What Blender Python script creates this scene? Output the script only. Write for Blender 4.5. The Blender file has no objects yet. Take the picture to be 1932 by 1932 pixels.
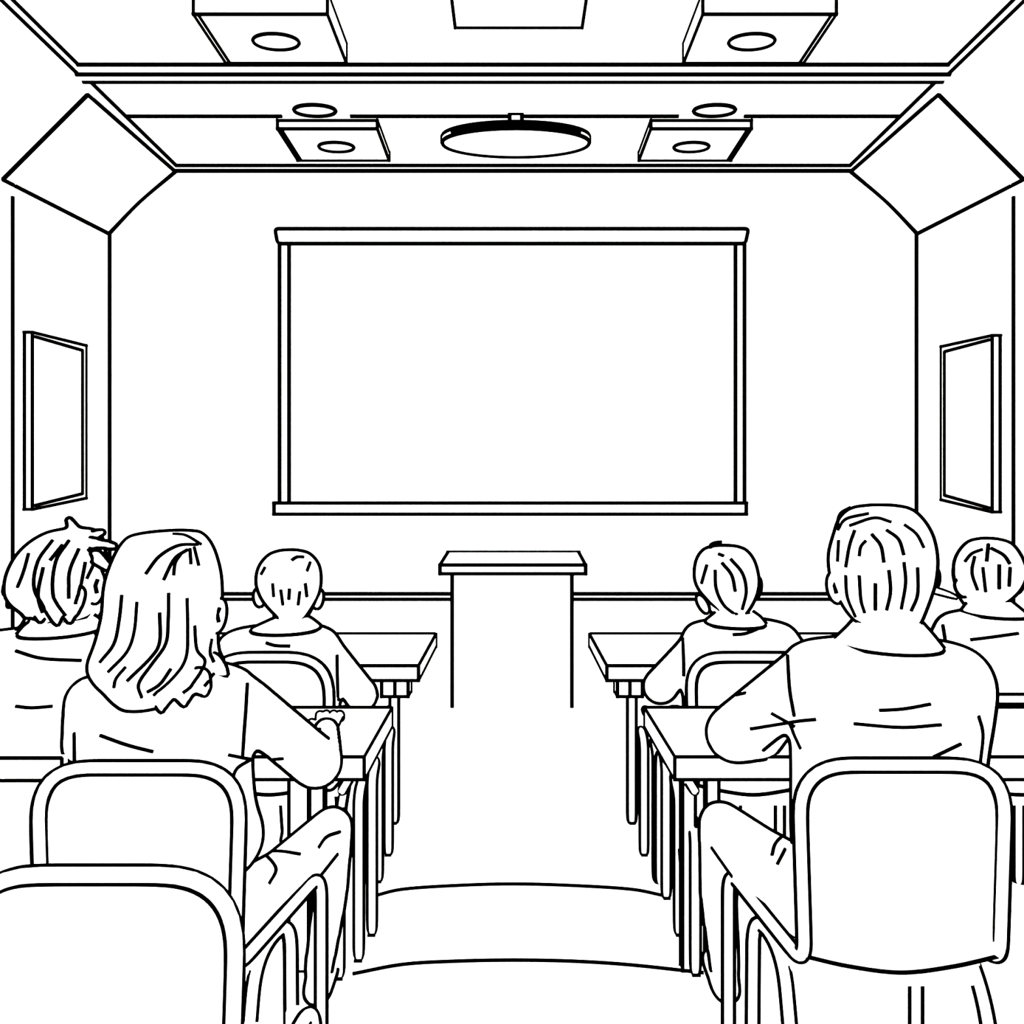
import bpy, bmesh, math
import numpy as np
from mathutils import Vector, Matrix
from mathutils.bvhtree import BVHTree

F=1500.0; CX=968.0; CY=932.0; EH=1.40
EYE=Vector((0,0,EH))
def U(x,y,d): return Vector(((x-CX)*d/F, d, EH-(y-CY)*d/F))
PEN=0.00265
def pen(p): return PEN*max(p[1],0.7)

# ---------------------------------------------------------------- materials
def mat_paper_glow():
    m=bpy.data.materials.new("paper_white_glow"); m.use_nodes=True
    nt=m.node_tree; b=nt.nodes["Principled BSDF"]
    b.inputs["Base Color"].default_value=(1,1,1,1); b.inputs["Roughness"].default_value=1
    b.inputs["Specular IOR Level"].default_value=0
    b.inputs["Emission Color"].default_value=(1,1,1,1); b.inputs["Emission Strength"].default_value=1.0  # all white surfaces glow evenly, standing in for light from lamps
    try: m.cycles.emission_sampling='NONE'
    except Exception: pass
    return m
def mat_ink():
    m=bpy.data.materials.new("black_ink"); m.use_nodes=True
    b=m.node_tree.nodes["Principled BSDF"]
    b.inputs["Base Color"].default_value=(0.0,0.0,0.0,1); b.inputs["Roughness"].default_value=1
    b.inputs["Specular IOR Level"].default_value=0
    return m
WHITE=mat_paper_glow(); INK=mat_ink()
COL=bpy.context.scene.collection

class Grp:
    def __init__(s,name,loc=(0,0,0)):
        s.e=bpy.data.objects.new(name,None); s.e.location=Vector(loc); s.e.empty_display_size=.1
        COL.objects.link(s.e); s.lines=[]; s.meshes=[]; s.loc=Vector(loc)
    def adopt(s,o):
        o.parent=s.e; o.matrix_parent_inverse=Matrix.Translation(-s.loc)
    def mesh(s,name,me,smooth=True,ink='edges',ang=35,minlen=.04,mat=None):
        o=bpy.data.objects.new(name,me); COL.objects.link(o)
        me.materials.clear(); me.materials.append(mat or WHITE)
        if smooth:
            me.polygons.foreach_set("use_smooth",[True]*len(me.polygons))
        s.adopt(o); s.meshes.append(me)
        if ink in('edges','both'): s.lines+=edge_lines(me,ang)
        if ink in('contour','both'): s.lines+=contour(me,minlen)
        return o
    def ink(s,pts,off=0): s.lines.append([Vector(p) for p in pts])
    def draw(s,strokes,dz=0.0,meshes=None):
        ms=meshes or s.meshes
        trees=[bvh(m) for m in ms]
        for st in strokes:
            pts=catmull([Vector((a,b,0)) for a,b in st],6)
            cur=[]
            for p in pts:
                d=(U(p.x,p.y,1.0)-EYE).normalized(); best=None
                for t in trees:
                    h=t.ray_cast(EYE,d)
                    if h[0] is not None and (best is None or h[3]<best[3]): best=h
                if best is None:
                    if len(cur)>1: s.lines.append(cur)
                    cur=[]
                else:
                    if cur and abs(best[0].y-cur[-1].y)>.05:
                        if len(cur)>1: s.lines.append(cur)
                        cur=[]
                    cur.append(best[0]+best[1]*(.4*pen(best[0])))
            if len(cur)>1: s.lines.append(cur)
    def done(s,name="ink_lines",scale=1.0):
        if not s.lines: return
        cu=bpy.data.curves.new(name,'CURVE'); cu.dimensions='3D'; cu.bevel_depth=1.0; cu.bevel_resolution=1
        cu.use_fill_caps=True; cu.resolution_u=1
        for L in s.lines:
            if len(L)<2: continue
            sp=cu.splines.new('POLY'); sp.points.add(len(L)-1)
            for i,p in enumerate(L):
                sp.points[i].co=(p[0],p[1],p[2],1); sp.points[i].radius=pen(p)*scale
        cu.materials.append(INK)
        o=bpy.data.objects.new(name,cu); COL.objects.link(o); s.adopt(o); s.lines=[]

_b={}
def bvh(me):
    if me.name not in _b:
        _b[me.name]=BVHTree.FromPolygons([v.co.copy() for v in me.vertices],[tuple(p.vertices) for p in me.polygons])
    return _b[me.name]

def catmull(P,n=5):
    if len(P)<3:
        return [P[0].lerp(P[1],i/n) for i in range(n+1)]
    out=[]; Q=[P[0]*2-P[1]]+list(P)+[P[-1]*2-P[-2]]
    for i in range(1,len(Q)-2):
        a,b,c,d=Q[i-1],Q[i],Q[i+1],Q[i+2]
        for k in range(n):
            t=k/n
            out.append(.5*((2*b)+(c-a)*t+(2*a-5*b+4*c-d)*t*t+(3*b-a-3*c+d)*t**3))
    out.append(P[-1].copy()); return out

def edge_lines(me,ang=35):
    bm=bmesh.new(); bm.from_mesh(me); out=[]; bm.normal_update()
    for e in bm.edges:
        sharp = len(e.link_faces)!=2 or e.calc_face_angle(0)>math.radians(ang)
        if sharp:
            a,b=e.verts[0].co.copy(),e.verts[1].co.copy()
            l=(b-a).length
            if l<1e-5: continue
            u=(b-a)/l
            out.append([a-u*min(pen(a)*.7,l*.3),b+u*min(pen(b)*.7,l*.3)])
    bm.free(); return out

def contour(me,minlen=.04):
    me.calc_loop_triangles()
    nv=len(me.vertices); co=np.empty(nv*3); me.vertices.foreach_get("co",co); co=co.reshape(-1,3)
    nt=len(me.loop_triangles); tri=np.empty(nt*3,dtype=np.int32); me.loop_triangles.foreach_get("vertices",tri); tri=tri.reshape(-1,3)
    fn=np.cross(co[tri[:,1]]-co[tri[:,0]],co[tri[:,2]]-co[tri[:,0]])
    vn=np.zeros((nv,3))
    for k in range(3): np.add.at(vn,tri[:,k],fn)
    vn/= (np.linalg.norm(vn,axis=1)[:,None]+1e-12)
    g=np.einsum('ij,ij->i',vn,co-np.array(EYE)); g/=np.linalg.norm(co-np.array(EYE),axis=1)
    g[g==0]=1e-9
    s=g>0; c=s[tri].sum(1); hit=np.nonzero((c==1)|(c==2))[0]
    pos={}; adj={}
    for t in hit:
        v=tri[t]; ks=[]
        for a,b in((v[0],v[1]),(v[1],v[2]),(v[2],v[0])):
            if s[a]!=s[b]:
                k=(int(min(a,b)),int(max(a,b))); ks.append(k)
                if k not in pos:
                    w=g[k[0]]/(g[k[0]]-g[k[1]])
                    p=co[k[0]]*(1-w)+co[k[1]]*w; n=vn[k[0]]*(1-w)+vn[k[1]]*w
                    pos[k]=(p,n/(np.linalg.norm(n)+1e-9))
        if len(ks)==2:
            adj.setdefault(ks[0],[]).append(ks[1]); adj.setdefault(ks[1],[]).append(ks[0])
    seen=set(); out=[]
    starts=[k for k in adj if len(adj[k])==1]+list(adj.keys())
    for k0 in starts:
        if k0 in seen: continue
        ch=[k0]; seen.add(k0); cur=k0; 
        while True:
            nx=[q for q in adj[cur] if q not in seen]
            if not nx: break
            cur=nx[0]; seen.add(cur); ch.append(cur)
        closed=len(ch)>3 and ch[0] in adj[ch[-1]]
        P=np.array([pos[k][0] for k in ch]); N=np.array([pos[k][1] for k in ch])
        L=np.linalg.norm(np.diff(P,axis=0),axis=1).sum() if len(P)>1 else 0
        if L<minlen: continue
        for it in range(4):
            if closed:
                P=(np.roll(P,1,0)+2*P+np.roll(P,-1,0))/4; N=(np.roll(N,1,0)+2*N+np.roll(N,-1,0))/4
            elif len(P)>2:
                P[1:-1]=(P[:-2]+2*P[1:-1]+P[2:])/4; N[1:-1]=(N[:-2]+2*N[1:-1]+N[2:])/4
        pl=[]; last=None
        for i in range(len(P)):
            p=Vector(P[i]); n=Vector(N[i]); q=p+n*pen(p)*.7
            if last is None or (q-last).length>.004 or i==len(P)-1:
                pl.append(q); last=q
        if closed: pl.append(pl[0].copy())
        out.append(pl)
    return out

def to_mesh(bm,name="m"):
    bmesh.ops.recalc_face_normals(bm,faces=bm.faces)
    me=bpy.data.meshes.new(name); bm.to_mesh(me); bm.free(); return me
def box(x0,x1,y0,y1,z0,z1):
    return hexa([(x0,y0,z0),(x1,y0,z0),(x1,y1,z0),(x0,y1,z0),(x0,y0,z1),(x1,y0,z1),(x1,y1,z1),(x0,y1,z1)])
def hexa(v):
    bm=bmesh.new(); V=[bm.verts.new(p) for p in v]
    for f in((0,3,2,1),(4,5,6,7),(0,1,5,4),(1,2,6,5),(2,3,7,6),(3,0,4,7)): bm.faces.new([V[i] for i in f])
    return to_mesh(bm)
def poly(pts):
    bm=bmesh.new(); bm.faces.new([bm.verts.new(p) for p in pts]); me=bpy.data.meshes.new("p"); bm.to_mesh(me); bm.free(); return me
def rounded(P,R,n=6):
    P=[Vector(p) for p in P]; out=[P[0]]
    for i in range(1,len(P)-1):
        a,b,c=P[i-1],P[i],P[i+1]
        r=R[i] if isinstance(R,(list,tuple)) else R
        r=min(r,(a-b).length*.49,(c-b).length*.49)
        s=b+(a-b).normalized()*r; e=b+(c-b).normalized()*r
        for k in range(n+1):
            t=k/n; out.append(s*(1-t)**2+b*2*t*(1-t)+e*t*t)
    out.append(P[-1]); return out
def tube(P,r,n=12):
    P=[Vector(p) for p in P]
    Q=[P[0]]
    for p in P[1:]:
        if (p-Q[-1]).length>1e-4:
            m=int((p-Q[-1]).length/.04); a=Q[-1]
            for k in range(1,m+1): Q.append(a.lerp(p,k/(m+1)))
            Q.append(p)
    P=Q; bm=bmesh.new(); rings=[]; nrm=None
    for i,p in enumerate(P):
        t=((P[i+1] if i<len(P)-1 else p)-(P[i-1] if i else p)).normalized()
        if nrm is None:
            nrm=t.orthogonal().normalized()
        nrm=(nrm-t*nrm.dot(t)).normalized(); b=t.cross(nrm)
        rr=r(i/(len(P)-1)) if callable(r) else r
        rings.append([bm.verts.new(p+(nrm*math.cos(a)+b*math.sin(a))*rr) for a in [2*math.pi*k/n for k in range(n)]])
    for A,B in zip(rings,rings[1:]):
        for k in range(n): bm.faces.new([A[k],A[(k+1)%n],B[(k+1)%n],B[k]])
    bm.faces.new(rings[0][::-1]); bm.faces.new(rings[-1])
    return to_mesh(bm)
def prism(outline,vec):
    bm=bmesh.new(); A=[bm.verts.new(p) for p in outline]; B=[bm.verts.new(Vector(p)+Vector(vec)) for p in outline]
    bm.faces.new(A[::-1]); bm.faces.new(B); n=len(A)
    for k in range(n): bm.faces.new([A[k],A[(k+1)%n],B[(k+1)%n],B[k]])
    return to_mesh(bm)
def disc(c,rx,ry,z0,z1,n=48):
    return prism([(c[0]+rx*math.cos(2*math.pi*k/n),c[1]+ry*math.sin(2*math.pi*k/n),z0) for k in range(n)],(0,0,z1-z0))

# ---------------------------------------------------------------- room shell
WX=3.43; WB=6.75; NX=4.2; CE=2.87; RET=5.45; ZC=4.19; ZN=4.223
def shell(name,polys,lines=[]):
    g=Grp(name)
    bm=bmesh.new()
    for p in polys: bm.faces.new([bm.verts.new(q) for q in p])
    me=bpy.data.meshes.new(name); bm.to_mesh(me); bm.free()
    g.mesh("surface",me,smooth=False,ink=None)
    for l in lines: g.ink(l)
    g.done(); return g
floor=shell("floor",[[(-NX,-1.6,0),(NX,-1.6,0),(NX,WB,0),(-NX,WB,0)]])
shell("wall_back",[[(-WX,WB,0),(WX,WB,0),(WX,WB,ZC+.05),(-WX,WB,ZC+.05)]],
      [[(-WX+.015,WB-.02,0),(-WX+.015,WB-.02,3.60)],[(WX-.015,WB-.02,0),(WX-.015,WB-.02,3.60)]])
for s,n in((-1,"wall_left"),(1,"wall_right")):
    shell(n,[[(s*WX,RET,0),(s*WX,WB,0),(s*WX,WB,ZC+.05),(s*WX,RET,ZC+.05)],
             [(s*NX,RET,0),(s*WX,RET,0),(s*WX,RET,3.5),(s*NX,RET,3.5)],
             [(s*NX,RET,3.5),(s*WX,RET,3.5),(s*CE,RET,4.09),(s*CE,RET,ZN),(s*NX,RET,ZN)],
             [(s*NX,-1.6,0),(s*NX,RET,0),(s*NX,RET,3.3),(s*NX,-1.6,3.3)],
             [(s*NX,-1.6,3.3),(s*NX,RET,3.3),(s*CE,RET,ZN-.07),(s*CE,-1.6,ZN-.07)]],
          [[(s*WX,RET,0),(s*WX,RET,3.44)]])
shell("wall_front",[[(-NX,-1.6,0),(NX,-1.6,0),(NX,-1.6,ZN),(-NX,-1.6,ZN)]])
ceil=shell("ceiling",[[(-CE-.01,5.25,ZC),(CE+.01,5.25,ZC),(CE+.01,WB,ZC),(-CE-.01,WB,ZC)],
                 [(-CE-.01,-1.6,ZN),(CE+.01,-1.6,ZN),(CE+.01,5.25,ZN),(-CE-.01,5.25,ZN)]],
      [[(-CE,5.853,ZC-.008),(-1.70,5.853,ZC-.008)],[(-1.20,5.853,ZC-.008),(1.22,5.853,ZC-.008)],[(1.70,5.853,ZC-.008),(CE,5.853,ZC-.008)]])
g=ceil
g.mesh("beam",box(-CE,CE,5.215,5.30,4.15,ZN-.001),False,None)
g.ink([(-CE,5.208,ZN-.010),(CE,5.208,ZN-.010)]); g.ink([(-CE,5.212,4.15),(CE,5.212,4.15)]); g.ink([(-CE,5.30,4.147),(CE,5.30,4.147)])
g.mesh("crown",box(-CE,CE,WB-.012,WB-.001,4.130,ZC-.001),False,None)
g.ink([(-CE,WB-.022,4.134),(CE,WB-.022,4.134)]); g.ink([(-CE,WB-.024,ZC-.008),(CE,WB-.024,ZC-.008)])
for s in(-1,1):
    a=s*CE; b=s*(CE-.01); c=s*(CE-.02)
    g.mesh("cove_back",box(min(a,b),max(a,b),5.30,WB-.013,4.136,ZC-.001),False,None)
    g.ink([(c,5.30,ZC-.010),(c,WB-.02,ZC-.010)])
    g.mesh("cove_near",box(min(a,b),max(a,b),2.6,5.214,4.15,ZN-.001),False,None)
    g.ink([(c,2.6,ZN-.008),(c,5.215,ZN-.008)]); g.ink([(c,2.6,4.15),(c,5.215,4.15)])
g.done("ceiling_ink")
g=Grp("trim_1"); g.mesh("chair_rail",box(-WX,WX,WB-.02,WB-.001,.509,.554),False,'edges'); g.done()
for i,pts in enumerate([[(705,1693),(760,1680),(860,1673),(968,1670),(1080,1673),(1190,1680),(1252,1692)],
                 [(665,1840),(760,1822),(860,1816),(968,1814),(1080,1816),(1190,1823),(1328,1838)]]):
    P=[]
    for x,y in pts:
        dd=EH*F/(y-CY); P.append(Vector(((x-CX)*dd/F,dd,0.002)))
    P=catmull(P,5)
    me=prism([p for p in P]+[p+Vector((0,.02,0)) for p in P[::-1]],(0,0,.002)); floor.mesh("edging",me,False,None); floor.ink([p+Vector((0,0,.002)) for p in P])
floor.done("edging_ink",.85)

for s in(-1,1):
    g=Grp("acoustic_panel",(s*3.1,6,3.8))
    def m(x,y,d):
        p=U(x,y,d); p.x*=-s; return p
    A=m(165,178,5.36);B=m(330,323,6.735);M=m(262,382,6.72);C=m(205,440,6.735);D=m(5,338,5.345)
    g.mesh("panel",poly([A,B,M,C,D]),False,None)
    o=Vector((-s*.008,-.012,-.008))
    g.ink([A+o,B+o]); g.ink(catmull([B+o,m(262,380,6.72)+o,C+o],5)); g.ink([C+o,D+o]); g.ink([D+o,A+o]); g.done()

# ---------------------------------------------------------------- ceiling fixtures
def lightbox(xa,xb,y0,y1,zb,zt,cx=None,cd=None,cr=None,mount=False):
    g=Grp("ceiling_light",((xa+xb)/2,(y0+y1)/2,zt))
    g.mesh("housing",box(xa,xb,y0,y1,zb,zt-.001),False,'edges')
    e=.028
    out = -1 if (xa+xb)<0 else 1
    if cx is not None:
        xo=xa if out<0 else xb
        g.ink([(xo-out*e,y0,zb-.003),(xo-out*e,y1,zb-.003)])
        n=40
        g.mesh("lens",disc((cx,cd),cr,cr*.62,zb-.006,zb+.001),True,None)
        g.ink([Vector((cx+cr*math.cos(2*math.pi*k/n),cd+cr*.62*math.sin(2*math.pi*k/n),zb-.010)) for k in range(n+1)])
    if mount: g.mesh("mounting",box(cx-.15,cx+.15,5.95,6.2,zt-.005,ZC-.001),False,None)
    g.done(scale=.88)
lightbox(-1.71,-.985,5.77,6.31,4.05,4.11,-1.345,6.05,.133,True)
lightbox(1.0,1.73,5.77,6.31,4.05,4.11,1.357,6.05,.133,True)
lightbox(-1.80,-1.045,4.475,4.975,4.10,ZN,-1.41,4.73,.136)
lightbox(1.068,1.82,4.475,4.975,4.10,ZN,1.42,4.73,.136)
lightbox(-.335,.40,4.05,4.60,4.10,ZN)
for px in(594,1348):
    d=5.76; c=U(px,210,d)
    g=Grp("recessed_downlight",(c.x,d,ZC)); g.mesh("lens",disc((c.x,d),.15,.085,ZC-.006,ZC-.001),True,None)
    g.ink([Vector((c.x+.15*math.cos(2*math.pi*k/40),d+.085*math.sin(2*math.pi*k/40),ZC-.012)) for k in range(41)]); g.done()
g=Grp("pendant_lamp",(.02,5.8,ZC))
cx=.02; zb=3.96; zt=4.005; RY=.235
g.mesh("shade",disc((cx,5.8),.537,RY,zb,zt,64),True,None)
for z in(zb,zt): g.ink([Vector((cx+.537*math.cos(2*math.pi*k/64),5.8+RY*math.sin(2*math.pi*k/64),z)) for k in range(65)])
g.ink([Vector((cx+.539*math.cos(a),5.8+(RY+.002)*math.sin(a),(zb+zt)/2)) for a in [math.pi*(1+k/40) for k in range(7,34)]])
for sx in(-1,1): g.ink([(cx+sx*.537,5.8,zb),(cx+sx*.537,5.8,zt)])
g.mesh("stem",box(cx-.045,cx+.045,5.83,5.87,zt,ZC-.001),False,'edges'); g.done()

# ---------------------------------------------------------------- projection screen
D=6.66
def X(px,d=D): return (px-CX)*d/F
def Z(py,d=D): return EH-(py-CY)*d/F
g=Grp("projection_screen",(0,D,2.5))
E=D-.05
ho=rounded([(X(600,E),E,Z(432,E)),(X(519,E),E,Z(432,E)),(X(524,E),E,Z(460,E)),(X(1406,E),E,Z(460,E)),(X(1412,E),E,Z(432,E)),(X(600,E),E,Z(432,E))],.03,4)
g.mesh("housing",prism(ho[:-1],(0,.10,0)),False,None)
g.ink([p+Vector((0,-.004,0)) for p in ho])
g.mesh("screen_surface",box(X(545),X(1388),D+.01,D+.02,Z(950),Z(458)),False,None)
g.mesh("frame_side_1",box(X(528),X(546),D-.01,D+.03,Z(950),Z(458)),False,'edges')
g.mesh("frame_side_2",box(X(1387),X(1404),D-.01,D+.03,Z(950),Z(458)),False,'edges')
g.mesh("bottom_bar",box(X(519),X(1406),D-.03,D+.03,Z(970),Z(949)),False,'edges')
g.mesh("wall_bracket",box(-.3,.3,D+.02,WB-.001,2.4,2.7),False,None)
g.done()

# ---------------------------------------------------------------- wall monitors
for s in(-1,1):
    g=Grp("wall_monitor",(s*3.35,5.9,1.95))
    if s<0: nx,fx=61,162; ty,by,fty,fby=627,961,652,940
    else: nx,fx=1872,1776; ty,by,fty,fby=633,966,654,943
    nt=U(nx,ty,5.47); nb=U(nx,by,5.47); ft=U(fx,fty,6.3); fb=U(fx,fby,6.3)
    o=Vector((s*.054,0,0))
    me=hexa([nb,nb+o,fb+o*.7,fb,nt,nt+o,ft+o*.7,ft]); g.mesh("body",me,False,'edges')
    def lerp2(u,v):
        return (nb.lerp(fb,u)).lerp(nt.lerp(ft,u),v)+Vector((-s*.006,0,0))
    g.ink([lerp2(.03,.978),lerp2(.91,.962)]); g.ink([lerp2(.91,.03),lerp2(.91,.962)]); g.ink([lerp2(.03,.02),lerp2(.91,.035)])
    g.mesh("wall_mount",box(min(s*3.36,s*(WX-.001)),max(s*3.36,s*(WX-.001)),5.8,6.0,1.8,2.1),False,None)
    g.done(scale=.9)

# ---------------------------------------------------------------- lectern
g=Grp("lectern",(0,5.4,0))
a,b=X(853,5.17),X(1079,5.17)
g.mesh("body",box(a,b,5.17,5.6,0,.90),False,None)
g.ink([(a,5.17,.01),(a,5.17,.90)]); g.ink([(b,5.17,.01),(b,5.17,.90)])
nl,nr=U(830,1066,5.1),U(1105,1066,5.1); fl,fr=U(845,1042,5.66),U(1092,1042,5.66)
h=Vector((0,0,.056))
g.mesh("top",hexa([nl-h,nr-h,fr-h,fl-h,nl,nr,fr,fl]),False,'edges'); g.done()

# ---------------------------------------------------------------- desks
def desk(x0,x1,y0,y1,legs,zt=.75,th=.056,bracket=None):
    g=Grp("student_desk",((x0+x1)/2,(y0+y1)/2,0))
    g.mesh("top",box(x0,x1,y0,y1,zt-th,zt),False,'edges')
    g.ink([(x0,y1,zt+.003),(x1,y1,zt+.003)])
    for i,(a,b,ya,yb) in enumerate(legs): g.mesh("leg_%d"%(i+1),box(a,b,ya,yb,0,zt-th),False,'edges')
    if bracket:
        a,b=bracket; g.mesh("bracket",box(a,b,3.12,3.2,.605,zt-th),False,'edges')
        m=(a+b)/2; g.ink([(m,3.12,.605),(m,3.12,zt-th)])
        s=-1 if a<0 else 1
        g.mesh("leg_post",tube([(s*.505,3.38,0.004),(s*.505,3.38,zt-th)],.012),True,'contour')
        g.ink([(s*.505-.013,3.368,.004),(s*.505+.013,3.368,.004)])
    g.done(scale=.93)
desk(-2.9,-.358,3.01,3.68,[(-2.8,-2.7,3.3,3.4),(-1.6,-1.52,3.3,3.4)],bracket=(X(720,3.12),X(770,3.12)))
desk(.355,2.9,3.01,3.68,[(2.7,2.8,3.3,3.4),(1.52,1.6,3.3,3.4)],bracket=(X(1165,3.12),X(1212,3.12)))
desk(-2.6,-.368,1.966,2.41,[(X(545,2.33),X(582,2.33),2.33,2.36),(X(582,2.33)+.001,X(610,2.33),2.34,2.36),(-2.5,-2.42,2.3,2.36)])
desk(.40,2.6,1.966,2.41,[(X(1288,2.33),X(1312,2.33),2.33,2.36),(X(1334,2.33),X(1358,2.33),2.34,2.36),(2.42,2.5,2.3,2.36)])
def railing(s,posts,x):
    g=Grp("aisle_railing",(s*x,2.7,0))
    for i,(px,by,ty) in enumerate(posts):
        d=EH*F/(by-CY); xx=(px-CX)*d/F; zt=EH-(ty-CY)*d/F
        g.mesh("post_%d"%(i+1),tube(rounded([(xx,d,0.003),(xx,d,zt),(xx,d+.07,zt+.03)],.04),.0105),True,'contour')
        g.ink([(xx-.0125,d-.012,.004),(xx+.0125,d-.012,.004)])
    g.mesh("rail",tube([(s*x,2.26,.555),(s*x,3.12,.555)],.009),True,'contour')
    g.done(scale=.8)
railing(-1,[(733,1613,1400),(714,1663,1420),(702,1763,1465),(677,1811,1500),(640,1845,1570)],.487)
railing(1,[(1215,1613,1400),(1240,1663,1420),(1257,1694,1440),(1281,1763,1500),(1312,1838,1570)],.517)

# ---------------------------------------------------------------- chairs
def chair(xl,xr,d,zt=.873,R=.10,zb=.50,L=.40,splay=.012,r=.0102,fs=.02,inner=(True,True)):
    g=Grp("classroom_chair",((xl+xr)/2,d+.2,0))
    zs=zb-.02
    P=[(xl-fs,d+L,0),(xl-fs,d+L,zs),(xl+splay,d+.0,zs+.005),(xl,d,zt),(xr,d,zt),(xr-splay,d+.0,zs+.005),(xr+fs,d+L,zs),(xr+fs,d+L,0)]
    path=rounded(P,[0,.06,.05,R,R,.05,.06,0],8)
    g.mesh("frame",tube(path,r),True,'contour',minlen=.02)
    for i,x in enumerate((xl,xr)):
        sx=1 if i==0 else -1
        xo=x-sx*fs*.45
        if inner[i]: leg=rounded([(xo,d+.26,0),(xo,d+.25,zs-.025),(x+sx*.004,d+.10,zs-.025),(x+sx*.0,d-.05,0)],.09,8)
        else: leg=rounded([(xo,d+.2,zs-.02),(xo,d+.1,zs-.1),(x,d-.05,0)],.09,8)
        g.mesh("rear_leg_%d"%(i+1),tube(leg,r),True,'contour',minlen=.02)
    yo=.005
    top=rounded([(xl+splay,d+yo,zs+.02),(xl,d+yo,zt),(xr,d+yo,zt),(xr-splay,d+yo,zs+.02)],R,8)
    bot=catmull([Vector((xr-splay,d+yo,zs+.02)),Vector((xr-.1,d+yo,zs-.0)),Vector(((xl+xr)/2,d+yo,zs-.012)),Vector((xl+.1,d+yo,zs-.0)),Vector((xl+splay,d+yo,zs+.02))],5)
    me=prism(top+bot[1:-1],(0,.008,0)); g.mesh("back_panel",me,False,None)
    g.ink([p+Vector((0,-.002,0)) for p in bot])
    seat=rounded([((xl+xr)/2,d+.03,.425),(xl+.015,d+.03,.425),(xl+.015,d+L,.425),(xr-.015,d+L,.425),(xr-.015,d+.03,.425),((xl+xr)/2,d+.03,.425)],.05,5)
    me=prism(seat[:-1],(0,0,.018)); g.mesh("seat",me,False,None)
    for x in(xl+.01,xr-.01):
        for yy in(d+.1,d+.32): g.mesh("seat_bracket",box(x-.012,x+.012,yy-.01,yy+.01,.43,zs),False,None)
    g.done()
chair(-.916,-.524,1.53,fs=.058)
chair(.555,.958,1.545,fs=.028,inner=(True,False))
chair(-.765,-.381,1.10,R=.11,L=.34,inner=(False,False))
chair(-.95,-.565,2.46,zt=.895,R=.13,inner=(False,False))
chair(.548,.94,2.46,zt=.895,R=.10,inner=(False,False))
chair(1.36,1.80,2.46,zt=.765,inner=(False,False))
g=Grp("rail_back_chair",(-1.2,1.8,0))
rz0,rz1,rx=Z(1469,1.6),Z(1427,1.6),X(122,1.6)
g.mesh("top_rail",box(-1.46,rx,1.59,1.61,rz0,rz1),False,None)
g.ink([(-1.46,1.59,rz1),(rx,1.59,rz1)]); g.ink([(-1.46,1.59,rz0),(rx,1.59,rz0)]); g.ink([(rx,1.59,rz0),(rx,1.59,rz1)])
for i,x in enumerate((-1.02,-1.40)):
    g.mesh("post_%d"%(i+1),tube([(x,1.60,0),(x,1.60,.86)],.011),True,None)
    g.mesh("front_leg_%d"%(i+1),tube([(x,1.97,0),(x,1.97,.43)],.011),True,None)
g.mesh("seat",box(-1.42,-1.0,1.6,2.0,.425,.443),False,'edges'); g.done()

# ---------------------------------------------------------------- people
def remesh(bm,voxel,it=10):
    me=to_mesh(bm); o=bpy.data.objects.new("tmp",me); COL.objects.link(o)
    m=o.modifiers.new("r",'REMESH'); m.mode='VOXEL'; m.voxel_size=voxel; m.use_smooth_shade=True
    s=o.modifiers.new("s",'SMOOTH'); s.factor=.5; s.iterations=it
    dg=bpy.context.evaluated_depsgraph_get(); ev=o.evaluated_get(dg)
    out=bpy.data.meshes.new_from_object(ev); bpy.data.objects.remove(o); bpy.data.meshes.remove(me); return out
def add_sphere(bm,c,r,sc=(1,1,1),rot=None):
    M=Matrix.Translation(c)@(rot or Matrix.Identity(4))@Matrix.Diagonal((r*sc[0],r*sc[1],r*sc[2],1))
    bmesh.ops.create_icosphere(bm,subdivisions=3,radius=1,matrix=M)
def add_limb(bm,pts):
    for (a,ra) in pts: add_sphere(bm,Vector(a),ra)
    for (a,ra),(b,rb) in zip(pts,pts[1:]):
        a=Vector(a); b=Vector(b); d=b-a
        if d.length<1e-4: continue
        M=Matrix.Translation((a+b)/2)@d.to_track_quat('Z','Y').to_matrix().to_4x4()
        bmesh.ops.create_cone(bm,cap_ends=True,segments=20,radius1=ra,radius2=rb,depth=d.length,matrix=M)
def add_loft(bm,rows,d,hdf,n=32,ex=2.2,sub=4,caps=True,yoff=0):
    R=catmull([Vector((r[0],r[1],r[2])) for r in rows],sub)
    rings=[]
    for i,v in enumerate(R):
        z=EH-(v.x-CY)*d/F; xl=(v.y-CX)*d/F; xr=(v.z-CX)*d/F
        w=max((xr-xl)/2,.002); c=(xl+xr)/2; hd=hdf(w,z)
        kk=hd/w; tn=c/d
        w2=w/math.sqrt(1+(min(kk,1.2)*tn)**2); 
        ring=[]
        for k in range(n):
            a=2*math.pi*k/n; ca,sa=math.cos(a),math.sin(a)
            ring.append(bm.verts.new((c+w2*math.copysign(abs(ca)**(2/ex),ca),d+yoff+hd*math.copysign(abs(sa)**(2/ex),sa),z)))
        rings.append(ring)
    for A,B in zip(rings,rings[1:]):
        for k in range(n): bm.faces.new([A[k],A[(k+1)%n],B[(k+1)%n],B[k]])
    if caps: bm.faces.new(rings[0]); bm.faces.new(rings[-1][::-1])
    return rings

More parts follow.
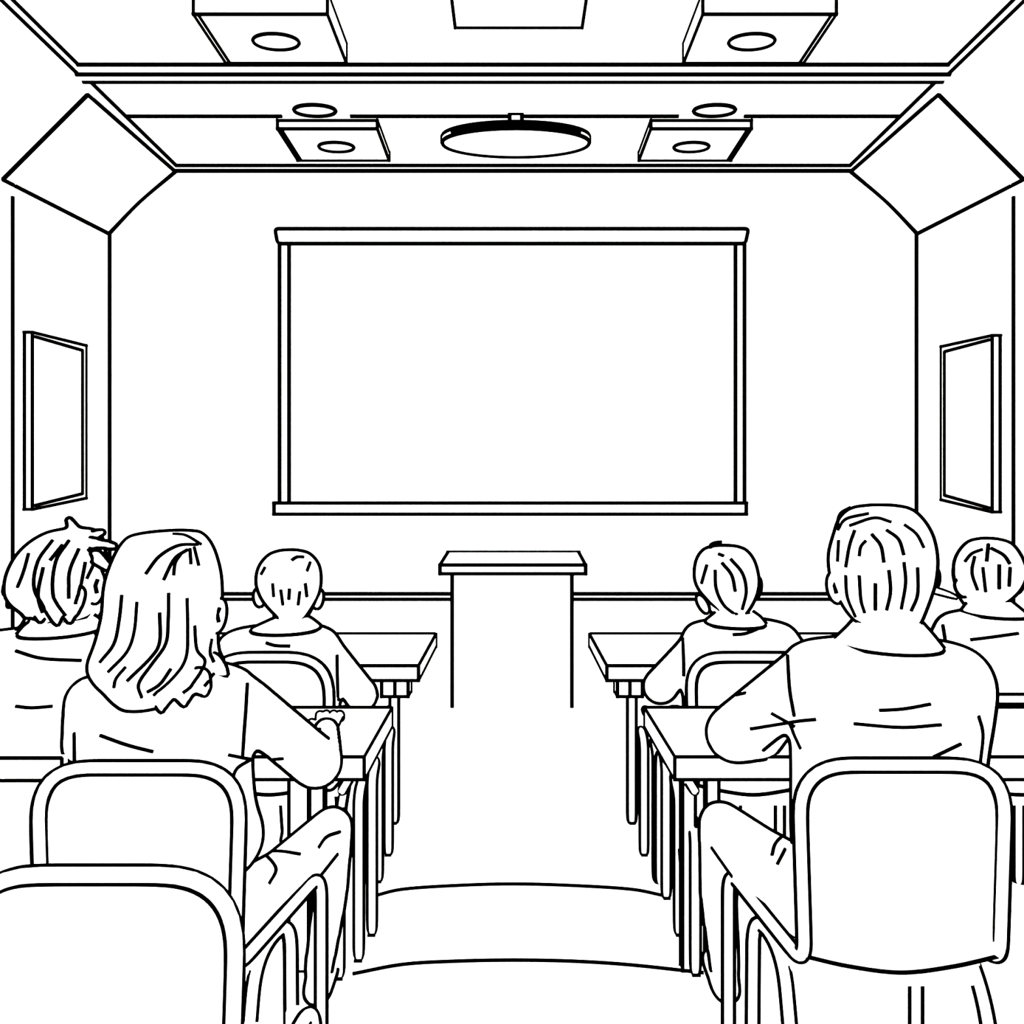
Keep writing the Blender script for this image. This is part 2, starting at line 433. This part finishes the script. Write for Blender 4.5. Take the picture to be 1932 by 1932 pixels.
def hand(g,name,wrist,dirv,side,sc=1.0,down=Vector((0,0,-1))):
    w=Vector(wrist); f=Vector(dirv).normalized(); up=-down; lat=f.cross(up).normalized()*side
    up=lat.cross(f).normalized()*(1 if lat.cross(f).z>0 else -1)
    bm=bmesh.new()
    def p(a,b,c): return w+(f*a+lat*b+up*c)*sc
    add_limb(bm,[(p(-.03,0,0),.021*sc),(p(.0,0,0),.02*sc)])
    for b in(-.026,-.009,.009,.026): add_limb(bm,[(p(0,b*.6,0),.015*sc),(p(.075,b,.004),.0115*sc)])
    for b,l in((-.03,.058),(-.0105,.073),(.0105,.08),(.03,.07)):
        add_limb(bm,[(p(.075,b,.004),.0092*sc),(p(.075+l*.45,b*1.1,.008),.0085*sc),(p(.075+l*.8,b*1.15,-.002),.0078*sc),(p(.075+l*.98,b*1.15,-.013),.0068*sc)])
    add_limb(bm,[(p(.012,.022,-.002),.0135*sc),(p(.045,.045,-.006),.0105*sc),(p(.075,.056,-.008),.009*sc)])
    me=remesh(bm,.0035,3)
    keep=g.lines; g.lines=[]
    g.mesh(name,me,True,'contour',minlen=.07); g.done(name+"_ink",.6); g.lines=keep

def person(name,d,hair,torso,neck,arms,legs,ears,strokes,hair_hd=1.08,thd=.105,collar=None,voxel=.012,tex=2.4,hyoff=-.005,chd=1.0,locks=[],hmin=0):
    hc=U((hair[len(hair)//2][1]+hair[len(hair)//2][2])/2,hair[len(hair)//2][0],d)
    g=Grp(name,(hc.x,d,0))
    bm=bmesh.new()
    add_loft(bm,torso,d,lambda w,z:min(thd,.35*w+.035) ,ex=tex)
    nk=U(*neck[0],d); nk2=U(*neck[1],d); nr=neck[2]*d/F
    add_limb(bm,[(nk2+Vector((0,.0,-.03)),nr*1.05),(nk+Vector((0,.01,0)),nr)])
    top=EH-(hair[0][0]-CY)*d/F; hw=max((r[2]-r[1]) for r in hair)/2*d/F
    hw=min(hw,.1)
    hz=top-.115
    fx=neck[3] if len(neck)>3 else hc.x
    add_sphere(bm,Vector((fx,d+.025,hz)),1,(hw*.84,.095,.098))
    add_sphere(bm,Vector((fx,d+.05,hz-.06)),1,(hw*.60,.064,.06))
    add_limb(bm,[(Vector((fx,d+.112,hz+.0)),.010),(Vector((fx,d+.130,hz-.035)),.015)])
    for sx in(-1,1): add_sphere(bm,Vector((fx+sx*.035,d+.105,hz+.018)),.014,(1.3,.6,.5))
    for a in arms: add_limb(bm,[(U(x,y,dd),r) for x,y,dd,r in a['p']])
    for l in legs: add_limb(bm,[(Vector(p),r) for p,r in l])
    for l in legs:
        ank=Vector(l[-1][0]); add_limb(bm,[(ank+Vector((0,-.02,-.045)),.036),(ank+Vector((0,.13,-.052)),.030)])
    body=remesh(bm,voxel)
    g.mesh("body",body,True,'contour',minlen=.07)
    hm=bmesh.new(); add_loft(hm,hair,d,lambda w,z:max(w*hair_hd,min(hmin,w*2.2)),ex=2.05,sub=5,yoff=hyoff)
    for (x,y,x2,y2,dd,r) in locks: add_limb(hm,[(U(x,y,dd+.02),r),(U((x+x2)/2,(y+y2)/2,dd+.005),r*.75),(U(x2,y2,dd),.0055)])
    hme=remesh(hm,.006,5); g.mesh("hair",hme,True,'contour',minlen=.05)
    for sx in(-1,1):
        e=bmesh.new(); add_sphere(e,Vector((fx+sx*.033,d+.114,hz-.003)),.009,(1.4,.8,.8)); g.mesh("eye",to_mesh(e),True,None,mat=INK)
        g.ink([(fx+sx*.018,d+.124,hz+.02),(fx+sx*.035,d+.122,hz+.027),(fx+sx*.05,d+.112,hz+.021)])
    g.ink([(fx-.022,d+.115,hz-.066),(fx,d+.119,hz-.069),(fx+.022,d+.115,hz-.066)])
    for (x,y,w,h,tilt,off) in ears:
        dd=d+off
        c=U(x,y,dd); bm=bmesh.new()
        rw=w*dd/F/2; rh=h*dd/F/2
        R=Matrix.Rotation(tilt,4,'Y')
        add_sphere(bm,c,1,(rw,.018,rh),R); me=to_mesh(bm)
        g.mesh("ear",me,True,'contour',minlen=.02)
        if w>16:
            g.ink([U(x+dx*w,y+dy*h,dd-.020) for dx,dy in((.12,-.25),(-.1,-.05),(.04,.2))])
    if collar:
        bm=bmesh.new(); sub=4
        rg=add_loft(bm,collar,d,lambda w,z:w*chd+.004,ex=2.1,sub=sub,caps=False,yoff=-.008)
        rows=len(rg); n=32
        me=to_mesh(bm); vs=[v.co.copy() for v in me.vertices]
        g.mesh("collar",me,True,'contour',minlen=.02)
        g.ink(vs[(rows-1)*n:rows*n]+[vs[(rows-1)*n]])
    i=1
    for a in arms:
        if a.get('hand'):
            wx=U(*a['p'][-1][:3]); g_dir=a['hand']; hand(g,"hand_%d"%i,wx+Vector(g_dir).normalized()*.02,g_dir,a['side'],a.get('sc',.9)); i+=1
    g.done()
    g.draw(strokes)
    g.done("hair_and_fold_lines",.9)
    return g

def seatlegs(xc,d,hw=.09,knee_d=.45,zs=.50,r=.07,spread=.02):
    out=[]
    for s in(-1,1):
        out.append([((xc+s*hw,d,zs+.005),r+.012),((xc+s*(hw+spread),d+knee_d,zs+.015),r*.78),((xc+s*(hw+spread),d+knee_d+.03,.28),r*.62),((xc+s*(hw+spread),d+knee_d+.04,.09),r*.5)])
    return out

person("seated_woman",1.66,
 hair=[(1006,285,345),(1012,262,372),(1030,240,394),(1060,221,410),(1100,208,418),(1150,204,418),(1200,192,411),(1240,178,414),(1262,184,424),(1284,202,414),(1300,222,392),(1310,250,360)],
 hmin=.125, locks=[(215,1250,180,1248,1.64,.02),(235,1285,222,1318,1.548,.020),(262,1285,248,1330,1.54,.020),(290,1290,280,1328,1.535,.020),(315,1290,303,1340,1.535,.020),(345,1290,347,1329,1.54,.020),(375,1280,388,1310,1.55,.020),(400,1250,426,1274,1.62,.018)],
 torso=[(1250,262,380),(1262,215,425),(1270,182,462),(1290,158,474),(1350,150,472),(1440,150,474),(1520,150,480),(1570,146,495),(1605,148,493),(1640,170,470)],
 neck=((310,1160),(310,1255),45),
 arms=[dict(p=[(458,1322,1.66,.050),(598,1440,1.74,.052),(612,1402,1.98,.036),(616,1374,2.12,.028)],hand=(-.15,1,0),side=-1,sc=.85),
       dict(p=[(172,1322,1.68,.050),(152,1408,1.72,.036),(190,1400,1.95,.034),(240,1376,2.08,.030)],hand=(.2,1,0),side=1,sc=.8)],
 legs=[[((-.61,1.66,.50),.080),((-.545,1.88,.490),.064),((-.485,2.13,.505),.052),((-.50,2.17,.30),.043),((-.535,2.19,.09),.035)],
       [((-.80,1.66,.505),.085),((-.84,2.10,.52),.058),((-.84,2.2,.30),.045),((-.84,2.28,.09),.036)]],
 ears=[(412,1162,22,62,.15,.03)],
 strokes=[[(372,1028),(335,1030),(300,1050),(275,1083)],[(352,1038),(328,1055),(308,1095)],[(340,1046),(330,1062),(327,1086)],[(357,1036),(359,1065)],[(365,1033),(374,1068)],[(378,1028),(350,1012),(325,1009)],
  [(231,1122),(226,1170),(216,1215),(190,1250)],[(259,1135),(254,1190),(240,1230),(205,1268)],[(318,1118),(317,1170),(312,1215),(285,1255),(262,1290),(268,1315)],
  [(301,1155),(301,1210),(285,1240),(240,1285)],[(352,1128),(353,1190),(350,1240),(330,1275),(290,1312)],[(366,1180),(370,1225),(386,1250),(365,1290),(345,1308)],
  [(398,1205),(395,1230),(404,1250)],[(238,1258),(220,1280),(216,1296)],[(322,1262),(302,1290),(278,1305)],[(405,1270),(385,1295)],
  [(190,1387),(240,1405),(290,1418)],[(430,1424),(480,1433),(535,1430)],[(470,1434),(446,1450),(436,1475)],[(466,1290),(463,1350),(456,1428)],
  [(600,1600),(615,1580),(640,1570)],[(500,1612),(520,1640),(507,1668)],[(493,1608),(530,1608),(566,1613)]])
person("seated_man",1.74,
 hair=[(956,1640,1682),(962,1606,1712),(980,1585,1733),(1010,1574,1750),(1050,1564,1757),(1090,1567,1754),(1120,1578,1746),(1150,1594,1736),(1172,1612,1728)],
 torso=[(1208,1600,1745),(1214,1555,1780),(1222,1502,1826),(1250,1482,1858),(1290,1486,1872),(1340,1490,1868),(1440,1494,1852),(1520,1494,1850),(1600,1496,1850),(1640,1510,1835)],
 neck=((1668,1130),(1672,1205),50,.812),
 arms=[dict(p=[(1512,1282,1.74,.060),(1386,1384,1.80,.062),(1440,1400,2.0,.040),(1470,1372,2.12,.033)],hand=(.1,1,0),side=1),
       dict(p=[(1830,1290,1.76,.046),(1828,1400,1.80,.038),(1800,1400,2.02,.036),(1760,1372,2.12,.032)],hand=(-.2,1,0),side=-1)],
 legs=[[((.65,1.74,.515),.088),((.582,1.90,.53),.072),((.555,2.12,.52),.055),((.56,2.17,.30),.045),((.585,2.2,.09),.037)],
       [((.88,1.74,.51),.090),((.93,2.12,.53),.062),((.93,2.30,.30),.047),((.93,2.44,.09),.038)]],
 ears=[(1577,1108,26,58,-.15,.04),(1757,1092,20,46,.1,.04)],
 collar=[(1168,1614,1730),(1190,1597,1750),(1215,1573,1770)],
 strokes=[[(1583,1000),(1598,980),(1640,970)],[(1605,992),(1650,978),(1682,986)],[(1614,1000),(1604,1030),(1597,1070)],[(1645,1008),(1662,1030),(1668,1062)],
  [(1597,1085),(1600,1125),(1615,1162)],[(1622,1085),(1625,1130),(1632,1155)],[(1652,1100),(1652,1150)],[(1677,1075),(1680,1115),(1673,1150)],[(1705,1060),(1708,1100),(1700,1148)],
  [(1730,1070),(1730,1120),(1718,1152)],[(1672,1000),(1695,1018),(1705,1048)],[(1705,990),(1728,1008),(1742,1034)],[(1584,1020),(1582,1060)],[(1635,1020),(1625,1032),(1622,1050)],
  [(1487,1238),(1490,1300),(1498,1350)],[(1415,1375),(1490,1362),(1540,1357)],[(1455,1345),(1500,1370)],[(1490,1365),(1512,1413)],
  [(1658,1340),(1705,1337),(1755,1328)],[(1610,1365),(1700,1372),(1775,1367)],[(1760,1428),(1812,1403)],[(1845,1350),(1853,1385),(1848,1438)],[(1350,1335),(1375,1318),(1408,1308)],
  [(1494,1565),(1465,1590),(1457,1615)],[(1482,1603),(1467,1632)]])
L1=seatlegs(-.76,2.64)
person("seated_boy",2.64,
 hair=[(1041,530,562),(1048,510,584),(1068,493,600),(1095,488,604),(1120,495,600),(1140,508,590),(1158,524,578),(1168,532,570)],
 torso=[(1183,500,585),(1187,470,606),(1194,432,626),(1215,414,640),(1260,411,640),(1340,412,638),(1420,418,632),(1465,430,620)],
 neck=((545,1130),(545,1180),25),
 arms=[dict(p=[(622,1228,2.64,.042),(682,1312,2.72,.052),(650,1260,2.98,.036),(625,1230,3.12,.03)],hand=(-.3,1,0),side=-1),
       dict(p=[(432,1228,2.64,.042),(410,1290,2.72,.045),(440,1250,2.98,.036),(465,1232,3.12,.03)],hand=(.3,1,0),side=1)],
 legs=L1, ears=[(489,1127,15,32,-.1,.03),(600,1130,14,34,.15,.03)],
 collar=[(1165,524,578),(1172,508,590),(1186,476,606)],
 strokes=[[(515,1100),(517,1125)],[(530,1112),(534,1140)],[(546,1110),(545,1130)],[(565,1115),(562,1140)],[(575,1100),(578,1125)],[(550,1058),(560,1052),(572,1052)],[(502,1070),(494,1084)],[(584,1062),(578,1078)],
  [(502,1213),(520,1218),(548,1219)],[(635,1235),(636,1315)],[(636,1318),(650,1330)]])
L2=seatlegs(.74,2.64)
person("seated_boy",2.64,
 hair=[(1033,1348,1388),(1040,1328,1406),(1060,1315,1420),(1090,1312,1427),(1112,1320,1425),(1132,1338,1418),(1150,1362,1408),(1164,1386,1398)],
 torso=[(1172,1365,1432),(1176,1330,1468),(1186,1298,1494),(1215,1288,1510),(1260,1290,1512),(1340,1292,1510),(1420,1298,1505),(1465,1308,1490)],
 neck=((1376,1130),(1392,1175),25),
 arms=[dict(p=[(1306,1222,2.64,.042),(1245,1296,2.72,.054),(1290,1260,2.98,.036),(1315,1230,3.12,.03)],hand=(.3,1,0),side=1),
       dict(p=[(1492,1222,2.64,.042),(1505,1290,2.72,.045),(1480,1250,2.98,.036),(1450,1232,3.12,.03)],hand=(-.3,1,0),side=-1)],
 legs=L2, ears=[(1426,1108,14,38,.1,.03),(1326,1140,12,34,-.5,.02)],
 collar=[(1154,1356,1418),(1164,1344,1432),(1176,1330,1442)],
 strokes=[[(1378,1055),(1400,1082),(1407,1115),(1400,1148)],[(1362,1062),(1380,1085),(1387,1115)],[(1350,1075),(1352,1110),(1366,1140),(1390,1160)],[(1335,1065),(1325,1100)],[(1366,1050),(1356,1046)],
  [(1290,1205),(1291,1275)],[(1382,1198),(1405,1196),(1428,1188)],[(1268,1313),(1285,1310)]])
L3=seatlegs(1.56,2.62)
person("seated_boy",2.62,
 hair=[(1019,1850,1880),(1026,1828,1902),(1048,1810,1918),(1075,1803,1926),(1100,1811,1920),(1120,1828,1906),(1137,1850,1888)],
 torso=[(1155,1835,1900),(1160,1800,1930),(1168,1778,1952),(1190,1765,1966),(1240,1762,1970),(1340,1764,1968),(1420,1770,1962),(1470,1780,1950)],
 neck=((1866,1110),(1868,1155),25),
 arms=[dict(p=[(1782,1205,2.62,.042),(1765,1280,2.70,.045),(1790,1250,2.98,.036),(1810,1232,3.12,.03)],hand=(.3,1,0),side=1),
       dict(p=[(1950,1205,2.62,.042),(1965,1280,2.70,.045),(1940,1250,2.98,.036),(1920,1232,3.12,.03)],hand=(-.3,1,0),side=-1)],
 legs=L3, ears=[(1814,1110,12,30,-.4,.04),(1918,1105,12,28,.3,.05)],
 collar=[(1132,1840,1900),(1144,1825,1915),(1158,1815,1932)],
 strokes=[[(1865,1028),(1862,1060)],[(1840,1050),(1835,1080),(1845,1112)],[(1855,1070),(1860,1115)],[(1885,1065),(1885,1110)],[(1905,1070),(1903,1105)],[(1870,1035),(1893,1048),(1905,1065)],[(1855,1037),(1835,1045),(1822,1060)],
  [(1780,1180),(1785,1215)],[(1830,1207),(1870,1202),(1920,1195)]])
L4=seatlegs(-1.20,1.86,hw=.08,knee_d=.32,spread=.01)
person("seated_teenager",1.86,
 hair=[(1000,125,168),(1006,95,184),(1022,66,192),(1046,42,196),(1075,27,198),(1100,22,192),(1120,24,182),(1138,38,176),(1154,62,170),(1168,92,158)],
 locks=[(38,1095,10,1120,1.86,.022),(45,1110,18,1142,1.84,.020),(52,1120,50,1162,1.80,.018),(75,1130,76,1170,1.77,.018),(98,1130,108,1176,1.76,.018),(120,1125,132,1172,1.76,.018),(145,1120,142,1158,1.77,.016),
        (160,1022,216,1030,1.80,.011),(150,1018,194,1004,1.84,.012),(148,1015,130,981,1.86,.012),(180,1050,208,1074,1.80,.013)],
 torso=[(1188,45,150),(1194,-10,168),(1202,-60,178),(1225,-95,182),(1300,-105,180),(1440,-105,178),(1560,-95,170),(1640,-80,160)],
 neck=((110,1130),(92,1190),46,-1.05),
 arms=[dict(p=[(-80,1250,1.86,.05),(-100,1340,1.9,.042),(-60,1375,2.05,.034)],hand=(.2,1,0),side=1),
       dict(p=[(150,1260,1.88,.045),(150,1360,1.92,.038),(110,1380,2.05,.034)],hand=(-.2,1,0),side=-1)],
 legs=L4, ears=[(182,1108,20,60,.12,.01)],
 collar=[(1166,70,176),(1176,56,188),(1190,44,194)],
 strokes=[[(100,1020),(72,1060),(65,1110),(88,1152)],[(130,1020),(105,1060),(100,1120),(125,1162)],[(148,1035),(130,1080),(130,1130)],[(55,1045),(45,1080),(34,1108)],[(165,1035),(176,1058),(162,1092)],
  [(82,1070),(72,1120),(80,1155)],[(118,1028),(94,1058)],[(160,1060),(150,1110),(142,1140)],
  [(30,1228),(80,1242),(152,1246)],[(30,1332),(60,1335),(100,1332)]])
def tuft(d,name,lines):
    par=[o for o in bpy.data.objects if o.name==name][0]
    g=Grp("t"); bpy.data.objects.remove(g.e); g.e=par; g.loc=par.location.copy()
    for l in lines: g.ink(catmull([U(a,b,d) for a,b in l],5))
    g.done("hair_tuft",.9)
tuft(2.64,"seated_boy.001",[[(1345,1042),(1340,1030),(1348,1024),(1362,1022)]])
tuft(1.74,"seated_man",[[(1578,998),(1585,970),(1605,957)]])
g=Grp("pencil",(.93,1.75,1.2))
me=tube([U(1757,1112,1.74),U(1790,1121,1.74),U(1806,1128,1.74)],lambda t:.0045*(1-t)+.001); g.mesh("shaft",me,True,'contour',minlen=.01); g.done(scale=.7)

# ---------------------------------------------------------------- world, camera
w=bpy.data.worlds.new("World"); bpy.context.scene.world=w; w.use_nodes=True
w.node_tree.nodes["Background"].inputs[0].default_value=(1,1,1,1); w.node_tree.nodes["Background"].inputs[1].default_value=1
sc=bpy.context.scene
try:
    sc.view_settings.view_transform='Standard'; sc.view_settings.look='None'
except Exception as e: print(e)
cam=bpy.data.cameras.new("camera"); co=bpy.data.objects.new("camera",cam); COL.objects.link(co)
co.location=EYE; co.rotation_euler=(math.radians(90),0,0)
cam.sensor_width=36; cam.lens=36*F/1932; cam.shift_x=-(CX-966)/1932; cam.shift_y=(CY-966)/1932
cam.clip_start=.05
sc.camera=co
